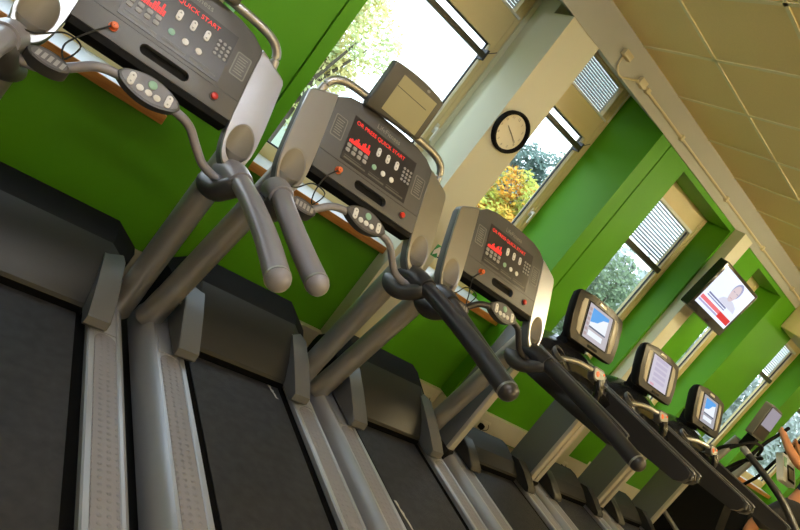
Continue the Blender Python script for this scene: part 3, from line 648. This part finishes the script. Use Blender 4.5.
# ================================================================ BLACK TREADMILLS WITH PICTURE SCREENS
SIDE = mat('post_grey', (.20, .21, .22), .35, .5)
POSTF = mat('post_face', (.62, .58, .50), .35, .45)
EDGE = mat('arm_trim', (.15, .15, .155), .42, .5)
SPKR = mat('speaker_strip', (.36, .33, .26), .45, .2)
BEZEL = mat('bezel_grey', (.032, .030, .028), .4, .2)
def glow(name, col, e=1.0): return mat(name, (0, 0, 0), .6, spec=.1, emit=col, es=e)
def build_black(root):
    b = NB(); box(b, -.30, .30, -1.47, .5, .07, .222); obj('deck', b, DECKM, root, smooth=0)
    b = NB(); loft(b, [[Vector((x_, y, z)) for y, z in [(.3, .228), (-1.44, .228), (-1.49, .21), (-1.50, .17), (-1.48, .12), (-1.42, .12), (-1.42, .22), (.3, .222)]] for x_ in (-.258, .258)]); obj('running_belt', b, BELT, root)
    for s in (-1, 1): rail(s, -1.48, .30, root, RAILM, .25)
    for sx in (-.36, .36):
        for y in (-1.3, .3):
            b = NB(); tube(b, [(sx, y, 0), (sx, y, .06), (sx, y, .135)], lambda q: .03 if q < .3 else .014, 12, 1); obj('levelling_foot', b, BLACK, root)
    b = NB()
    def sec(y, w, zt, zs, wf): return [Vector((-w, y, .09)), Vector((-w, y, zs)), Vector((-wf, y, zt)), Vector((wf, y, zt)), Vector((w, y, zs)), Vector((w, y, .09))]
    loft(b, [sec(.068, .272, .262, .2615, .262), sec(.074, .275, .278, .275, .262), sec(.16, .285, .325, .315, .26), sec(.24, .33, .348, .318, .26), sec(.30, .365, .358, .305, .27), sec(.36, .37, .356, .30, .27), sec(.385, .365, .335, .28, .265), sec(.40, .36, .11, .11, .265)])
    for f in b.faces:
        if f.calc_center_median().y < .07: f.material_index = 1  # front cap in deck black, a painted shadow between hood and belt
    hd = obj('motor_hood', b, [mat('hood_black', (.015, .015, .015), .55, spec=.25), DECKM], root, smooth=12)
    for s in (-1, 1):
        b = NB(); prism(b, Fr((s * .268, 0, 0), (0, 1, 0), (0, 0, 1), (s, 0, 0)), [(-.05, .256), (-.065, .270), (-.05, .292), (.06, .338), (.15, .362), (.21, .345), (.23, .252)], 0, .095, .010); obj('hood_cheek', b, HOODM, hd)
    # tall flat posts, side-on deep and front-on narrow
    for s in (-1, 1):
        b = NB(); prism(b, Fr((s * .425, 0, 0), (0, 1, 0), (0, 0, 1), (s, 0, 0)), [(.105, .26), (.345, .25), (.355, 1.12), (.080, 1.12)], 0, .050, .006); po = obj('post', b, SIDE, root)
        b = NB(); prism(b, Fr((s * .450, 0, 0), (1, 0, 0), (0, 0, 1), (0, -1, 0)), [(-.026, .265), (.026, .265), (.031, 1.12), (-.031, 1.12)], -.110, -.080, .012); obj('post_face', b, POSTF, po)
        b = NB(); box(b, s * .450 - .03, s * .450 + .03, .07, .36, .19, .27, .01); obj('post_foot', b, BLACK, po)
    # deep flat arms with a metal edge
    for s in (-1, 1):
        pr = [(.30, 1.00), (.30, 1.15), (-.66, 1.115), (-.70, 1.105), (-.715, 1.075), (-.70, 1.035), (-.66, 1.005), (-.40, .985), (.0, .965)]
        b = NB(); prism(b, Fr((s * .395, 0, 0), (0, 1, 0), (0, 0, 1), (s, 0, 0)), pr, 0, .060, .010); a_ = obj('arm', b, GRIPD, root)
        b = NB(); tube(b, [(s * .425, .22, 1.150), (s * .425, -.2, 1.135), (s * .425, -.66, 1.119), (s * .425, -.71, 1.10), (s * .425, -.722, 1.07)], .008, 8); obj('arm_trim', b, EDGE, a_)
    # dash with cup holders
    b = NB(); secs = []
    for x_, dz in ((-.42, -.03), (-.33, .0), (-.2, .03), (0, .045), (.2, .03), (.33, 0), (.42, -.03)):
        secs.append([Vector((x_, y, z + dz)) for y, z in ((-.02, 1.06), (-.03, 1.10), (.02, 1.14), (.12, 1.19), (.22, 1.22), (.30, 1.20), (.30, 1.05), (.12, 1.00))])
    loft(b, secs); ds = obj('dash', b, GLOSSB, root)
    f5 = Fr((0, .06, 1.165), (1, 0, 0), (0, .92, .39), (0, -.39, .92))
    for s in (-1, 1):
        b = NB(); N = 24; rg = lambda r, w: [f5.p(s * .27 + r * math.cos(2 * math.pi * i / N), r * math.sin(2 * math.pi * i / N), w + .012) for i in range(N)]
        loft(b, [rg(.056, -.03), rg(.056, .008), rg(.048, .010), rg(.042, -.012), rg(.040, -.020)]); obj('cup_holder', b, EDGE, ds)
    b = NB(); prism(b, Fr((0, .20, 1.20), (1, 0, 0), (0, .3, .95), (0, -.95, .3)), [(-.13, -.06), (.13, -.06), (.10, .16), (-.10, .16)], -.05, .03, .012); obj('console_neck', b, BLACK, root)
    # console: tilted housing with screen between two speaker strips
    k = .54; n_ = math.hypot(1, k)
    fr = Fr((0, .162, 1.4475), (1, 0, 0), (0, k / n_, 1 / n_), (0, -1 / n_, k / n_))
    ol = [(-.255, -.172), (.255, -.172), (.285, -.135), (.298, -.03), (.298, .10), (.288, .143), (.270, .158), (.12, .176), (-.12, .176), (-.270, .158), (-.288, .143), (-.298, .10), (-.298, -.03), (-.285, -.135)]
    b = NB(); prism(b, fr, ol, -.03, .0, .005); hs = obj('console', b, [BEZEL, BLACK], root)
    for q in hs.data.polygons:
        if q.normal.dot(fr.w) < .6: q.material_index = 1
    b = NB(); secs = []
    for w, f_ in ((-.03, 1), (-.06, .96), (-.10, .80), (-.12, .6)): secs.append([fr.p(u * f_, v * f_, w) for u, v in ol])
    loft(b, secs); obj('console_back', b, BLACK, hs)
    b = NB(); prism(b, fr, [(-.162, -.125), (.162, -.125), (.162, .125), (-.162, .125)], 0, .002); obj('screen_surround', b, BLACK, hs, smooth=0)
    for s in (-1, 1):
        b = NB(); prism(b, fr, [(s * .180, -.12), (s * .225, -.105), (s * .242, -.03), (s * .240, .08), (s * .226, .115), (s * .182, .125)], 0, .003, .001); obj('speaker_strip', b, SPKR, hs)
    b = NB(); prism(b, fr, [(-.05, .142), (.05, .142), (.042, .160), (-.042, .160)], 0, .004, .001); obj('badge', b, mat('badge_silver', (.6, .58, .5), .3, .6), hs)
    b = NB(); prism(b, fr, rrect(-.06, .06, -.160, -.142, .006), 0, .004, .001); obj('control_strip', b, BLACK, hs)
    # sensor bar arching forward with its lit pod
    L = [(.33, .10, 1.07), (.28, .06, 1.13), (.18, .0, 1.195), (.07, -.06, 1.215)]
    b = NB(); tube(b, L + [(-x_, y, z) for x_, y, z in L[::-1]], .017, 14); sb = obj('sensor_bar', b, CHROME, root)
    f6 = Fr((0, -.085, 1.215), (1, 0, 0), (0, .62, .78), (0, -.78, .62))
    b = NB(); prism(b, f6, rrect(-.075, .075, -.045, .045, .025), -.045, 0, .010); pd = obj('control_pod', b, DGREY, sb)
    b = NB(); prism(b, f6, rrect(-.062, .062, -.034, .034, .018), 0, .0015); obj('pod_face', b, mat('pod_silver', (.42, .42, .40), .4), pd, smooth=0)
    b = NB(); disc(b, f6, -.03, .0, .016, .018, .001, .006, 16); disc(b, f6, .045, .018, .008, .008, .001, .006, 12); obj('lit_button', b, mat('lit_orange', (.5, .08, .01), .4, emit=(1, .16, .03), es=.5), pd)
    b = NB(); tube(b, [(.0, -.10, 1.19), (.02, -.14, 1.13), (.06, -.13, 1.05), (.10, -.03, 1.03)], lambda q: .030 - .006 * q, 14); obj('pod_stalk', b, GLOSSB, sb)
    return fr
def ui(root, fr, kind):
    con = [c for c in root.children if c.name.split('.')[0] == 'console'][0]
    def R_(name, u0, u1, v0, v1, w, m, par): 
        b = NB(); prism(b, fr, [(u0, v0), (u1, v0), (u1, v1), (u0, v1)], w - .0008, w); return obj(name, b, m, par, smooth=0)
    base = {'blue': glow('ui_pale', (.62, .58, .64), .85), 'white': glow('ui_lilac', (.66, .62, .74), .95), 'mixed': glow('ui_grey', (.50, .50, .56), .8)}[kind]
    s = R_('screen', -.150, .150, -.117, .117, .003, base, con)
    if kind != 'white':
        R_('picture_panel', -.105, .105, -.030, .098, .0035, glow('ui_white', (.86, .92, 1.0), 1.0), s)
        b = NB(); prism(b, fr, [(-.105, .0), (-.02, .02), (.04, .06), (.105, .075), (.105, .098), (-.105, .098)], .0035, .0042); obj('picture_sky', b, glow('ui_blue', (.10, .38, .85), 1.0), s, smooth=0)
        R_('picture_footer', -.105, .105, -.036, -.026, .0042, glow('ui_navy', (.10, .13, .22), .8), s)
        R_('lower_panel', -.10, .08, -.088, -.052, .0035, glow('ui_white', (.86, .92, 1.0), 1.0), s)
        for i in range(6): R_('menu_row', -.145, -.115, -.10 + i * .034, -.08 + i * .034, .0035, glow('ui_pink', (.55, .42, .44), .8), s)
    else:
        for i in range(5): R_('menu_row', -.10, .10, -.075 + i * .04, -.050 + i * .04, .0035, glow('ui_lav', (.58, .53, .70), .9), s)
        R_('menu_tab', -.12, -.06, -.112, -.095, .0035, glow('ui_rose', (.75, .40, .50), .9), s)
BL = [(3.375, 2.30, 'black treadmill with a blue and white picture on screen, nearest of the black treadmills', 'blue'),
      (4.39, 2.335, 'black treadmill with a plain pale screen, middle one of the three black treadmills', 'white'),
      (5.41, 2.35, 'black treadmill with a bluish screen, farthest of the three, next to the cross trainers', 'mixed')]
g0 = thing('treadmill', BL[0][2], 'treadmill', (BL[0][0], BL[0][1], 0), 'black treadmills with picture screens')
fr = build_black(g0); gs = [g0]
for q in BL[1:]:
    c = copy_tree(g0); c.location = (q[0], q[1], 0); c['label'] = q[2]; gs.append(c)
for g, q in zip(gs, BL): ui(g, fr, q[3])

# ================================================================ CROSS TRAINERS AND THE PERSON ON ONE OF THEM
TPOST = mat('trainer_post', (.30, .30, .29), .4, .4)
def trainer(x, y, label, tall=True):
    t = thing('cross_trainer', label, 'cross trainer', (x, y, 0), 'cross trainers beyond the treadmills')
    b = NB(); box(b, -.30, .30, .28, .38, 0, .07, .01); box(b, -.28, .28, -1.25, -1.15, 0, .07, .01); box(b, -.06, .06, -1.2, .35, .03, .10, .01); obj('base_frame', b, TPOST, t)
    b = NB(); prism(b, Fr((-.11, 0, 0), (0, 1, 0), (0, 0, 1), (1, 0, 0)), [(-.30, .10), (.40, .10), (.42, .80), (.34, 1.02), (.10, 1.05), (-.14, .86), (-.30, .40)], 0, .22, .03); obj('drive_housing', b, BLACK, t)
    b = NB(); tube(b, [(0, .22, .55), (0, .24, 1.0), (0, .20, 1.42)], lambda q: .05 - .012 * q, 14); obj('mast', b, TPOST, t)
    for s in (-1, 1):
        b = NB(); tube(b, [(s * .20, .25, .45), (s * .17, -.35, .33), (s * .15, -1.05, .36)], .022, 10); ar = obj('pedal_arm', b, CHROME, t)
        b = NB(); box(b, s * .14 - .07, s * .14 + .07, -.40 - s * .07 - .18, -.40 - s * .07 + .18, .31, .335, .01); obj('pedal', b, BLACK, ar)
        b = NB(); tube(b, [(s * .24, .25, .45), (s * .25, .22, .95), (s * .27, .16, 1.22)] + ([(s * .262, .13, 1.52), (s * .25, .09, 1.70), (s * .245, .07, 1.80)] if tall else [(s * .26, .08, 1.34), (s * .24, .02, 1.40)]), .017, 12, rnd=True); obj('moving_handle', b, BLACK, t)
    return t
ta = trainer(6.30, 2.36, 'grey cross trainer with an upright boxed screen, just beyond the last black treadmill', False)
fr = Fr((-.06, .07, 1.69), (1, 0, 0), (0, .10, .995), (0, -.995, .10))
b = NB(); prism(b, fr, rrect(-.15, .15, -.17, .17, .02), -.065, 0, .010); cn = obj('console', b, mat('trainer_grey', (.13, .13, .115), .45, noise=.05, nscale=50), ta)
b = NB(); prism(b, fr, rrect(-.135, .138, -.155, .155, .012), 0, .006); obj('bezel', b, BEZEL, cn)
b = NB(); prism(b, fr, [(-.125, -.045), (.13, -.045), (.13, .145), (-.125, .145)], .006, .008); obj('screen', b, glow('trainer_screen', (.42, .38, .44), .8), cn, smooth=0)
b = NB(); box(b, -.04, .04, .06, .16, 1.38, 1.52, .01); obj('console_neck', b, BLACK, cn)
b = NB(); tube(b, [(-.36, .05, 1.30), (-.30, -.02, 1.45), (-.12, -.03, 1.49), (.05, .0, 1.47), (.2, .05, 1.40)], .014, 10); obj('fixed_handle', b, BLACK, ta)
b = NB(); tube(b, [(-.24, -.05, 1.36), (-.25, -.25, 1.31), (-.27, -.50, 1.23), (-.28, -.75, 1.09)], .030, 14); fh = obj('side_handle', b, GRIPD, ta)
b = NB(); tube(b, [(-.239, .01, 1.375), (-.240, -.05, 1.36)], .032, 14, 1, rnd=2); obj('handle_cap', b, mat('cap_silver', (.50, .50, .52), .3, .5), fh)
tb_ = trainer(7.15, 2.45, 'cross trainer with a white console and small dark display, ridden by a person')
fr = Fr((0, -.11, 1.46), (1, 0, 0), (0, .62, .78), (0, -.78, .62))
b = NB(); prism(b, fr, rrect(-.20, .20, -.13, .15, .03), -.06, 0, .012); cn = obj('console', b, mat('trainer_white', (.62, .64, .64), .4), tb_)
b = NB(); prism(b, fr, rrect(-.06, .15, -.10, .06, .015), 0, .006, .002); lcd = obj('display_bezel', b, BLACK, cn)
b = NB(); prism(b, fr, rrect(-.035, .125, -.075, .035, .005), .006, .008); obj('display', b, mat('lcd_olive', (.16, .17, .11), .3), lcd, smooth=0)
b = NB(); prism(b, fr, [(-.17, .02), (-.09, .02), (-.06, .12), (-.17, .12)], 0, .002); obj('console_badge', b, mat('badge_green', (.10, .30, .14), .4), cn, smooth=0)

# person on the second cross trainer: one continuous skinned body
def skin(name, V, E, R, m, parent=None, root=0, sub=2):
    me = bpy.data.meshes.new(name); me.from_pydata(V, E, []); o = bpy.data.objects.new(name, me); C.objects.link(o)
    md = o.modifiers.new('s', 'SKIN'); md.use_smooth_shade = True
    sv = me.skin_vertices[0].data
    for i, r in enumerate(R): sv[i].radius = r if isinstance(r, tuple) else (r, r); sv[i].use_root = (i == root)
    o.modifiers.new('d', 'SUBSURF').levels = sub
    dg = bpy.context.evaluated_depsgraph_get(); nm = bpy.data.meshes.new_from_object(o.evaluated_get(dg))
    bpy.data.objects.remove(o); bpy.data.meshes.remove(me)
    nm.materials.clear(); nm.materials.append(m)
    for p in nm.polygons: p.use_smooth = True
    r_ = bpy.data.objects.new(name, nm); C.objects.link(r_)
    if parent: r_.parent = parent
    return r_
SKINM = mat('skin', (.56, .23, .11), .5, noise=.08, nscale=20)
SHIRT = mat('navy_shirt', (.02, .03, .07), .8, noise=.1, nscale=60); SHORTS = mat('black_shorts', (.015, .015, .018), .8); SHOE = mat('white_trainers', (.6, .6, .6), .6); HAIR = mat('brown_hair', (.05, .025, .012), .7, noise=.3, nscale=80)
pr = thing('person', 'person gripping the cross trainer handles, mostly beyond the right edge', 'person', (7.15, 2.08, .335))
V = [(0, 0, .93), (0, .01, 1.10), (0, .03, 1.28), (0, .02, 1.44), (0, .05, 1.53), (0, .07, 1.60), (0, .085, 1.68), (0, .08, 1.74)]
E = [(i, i + 1) for i in range(7)]; R = [(.15, .11), (.135, .095), (.155, .105), (.11, .08), (.052, .052), (.065, .075), (.078, .095), (.055, .07)]
for s in (-1, 1):
    k0 = len(V)
    V += [(s * .19, .02, 1.43), (s * .27, .12, 1.22), (s * .26, .30, 1.30), (s * .25, .42, 1.375), (s * .248, .455, 1.395)]; E += [(3, k0)] + [(k0 + i, k0 + i + 1) for i in range(4)]; R += [.064, .052, .047, .034, (.036, .026)]
    f0 = len(V); h = Vector((s * .248, .455, 1.395))
    for q, (dx, ln, rr) in enumerate(((-.030, .070, .0085), (-.010, .078, .009), (.010, .074, .0088), (.030, .060, .0078))):
        base = h + Vector((dx * .35, .03, .03 - .018 * q + .01))
        V += [tuple(base), tuple(base + Vector((-s * .024, .012, .0))), tuple(base + Vector((-s * .040, -.012, -.002)))]
        E += [(k0 + 4, f0 + 3 * q), (f0 + 3 * q, f0 + 3 * q + 1), (f0 + 3 * q + 1, f0 + 3 * q + 2)]; R += [rr + .002, rr, rr * .9]
    t0 = len(V); V += [tuple(h + Vector((-s * .022, .0, .012))), tuple(h + Vector((-s * .040, .02, .03)))]; E += [(k0 + 4, t0), (t0, t0 + 1)]; R += [.013, .010]
    l0 = len(V); y_ = .12 if s < 0 else -.10
    V += [(s * .10, 0, .86), (s * .12, .10 + y_ * .4, .48), (s * .13, -.06 + y_ * .7, .10), (s * .135, -.08 + y_ * .7, .045), (s * .14, .10 + y_ * .7, .035)]; E += [(0, l0)] + [(l0 + i, l0 + i + 1) for i in range(4)]; R += [.088, .062, .042, .042, (.042, .030)]
bd = skin('body', V, E, R, SKINM, pr)
def shell(name, V, E, R, m): return skin(name, V, E, R, m, bd)
V2 = V[:4] + [(s * .19, .02, 1.43) for s in (-1, 1)] + [(s * .235, .075, 1.31) for s in (-1, 1)]
shell('shirt', V2, [(0, 1), (1, 2), (2, 3), (3, 4), (3, 5), (4, 6), (5, 7)], [(.165, .125), (.15, .11), (.168, .12), (.12, .09), .074, .074, .064, .064], SHIRT)
sh = [(0, 0, 1.0), (0, 0, .88)]; se = [(0, 1)]; sr = [(.180, .145), (.18, .15)]
for s in (-1, 1):
    y_ = .12 if s < 0 else -.10; k0 = len(sh); sh += [(s * .10, .0, .83), (s * .115, .07 + y_ * .25, .60), (s * .121, .085 + y_ * .4, .50)]; se += [(1, k0), (k0, k0 + 1), (k0 + 1, k0 + 2)]; sr += [.122, .105, .092]
shell('shorts', sh, se, sr, SHORTS)
for s in (-1, 1):
    y_ = (.12 if s < 0 else -.10) * .7
    shell('shoe', [(s * .135, -.10 + y_, .05), (s * .137, .0 + y_, .05), (s * .142, .14 + y_, .04)], [(0, 1), (1, 2)], [(.050, .055), (.050, .05), (.044, .036)], SHOE)
b = NB(); secs = []
t_ = bmesh.new(); bmesh.ops.create_uvsphere(t_, u_segments=24, v_segments=16, radius=1)
for v in t_.verts: v.co = Vector((v.co.x * .085, .068 + v.co.y * .103 - max(0, .2 - v.co.z) * .02, 1.735 + v.co.z * .085))
bmesh.ops.delete(t_, geom=[v for v in t_.verts if v.co.y > .13 and v.co.z < 1.76 or v.co.z < 1.66], context='VERTS'); join(b, t_); obj('hair', b, HAIR, bd)
for s in (-1, 1):
    b = NB(); t_ = bmesh.new(); bmesh.ops.create_uvsphere(t_, u_segments=12, v_segments=8, radius=.011)
    for v in t_.verts: v.co += Vector((s * .030, .168, 1.695))
    join(b, t_); obj('eye', b, BTNW, bd)
    b = NB(); t_ = bmesh.new(); bmesh.ops.create_uvsphere(t_, u_segments=12, v_segments=8, radius=1)
    for v in t_.verts: v.co = Vector((s * .078 + v.co.x * .010, .075 + v.co.y * .020, 1.68 + v.co.z * .030))
    join(b, t_); obj('ear', b, SKINM, bd)
b = NB(); prism(b, Fr((0, .165, 1.675), (1, 0, 0), (0, 0, 1), (0, 1, 0)), [(-.016, -.018), (.016, -.018), (.006, .022), (-.006, .022)], 0, .024, .006); obj('nose', b, SKINM, bd)
b = NB(); prism(b, Fr((0, .160, 1.635), (1, 0, 0), (0, 0, 1), (0, 1, 0)), [(-.024, 0), (0, -.008), (.024, 0), (0, .007)], 0, .010, .002); obj('mouth', b, mat('lips', (.40, .10, .07), .5), bd)
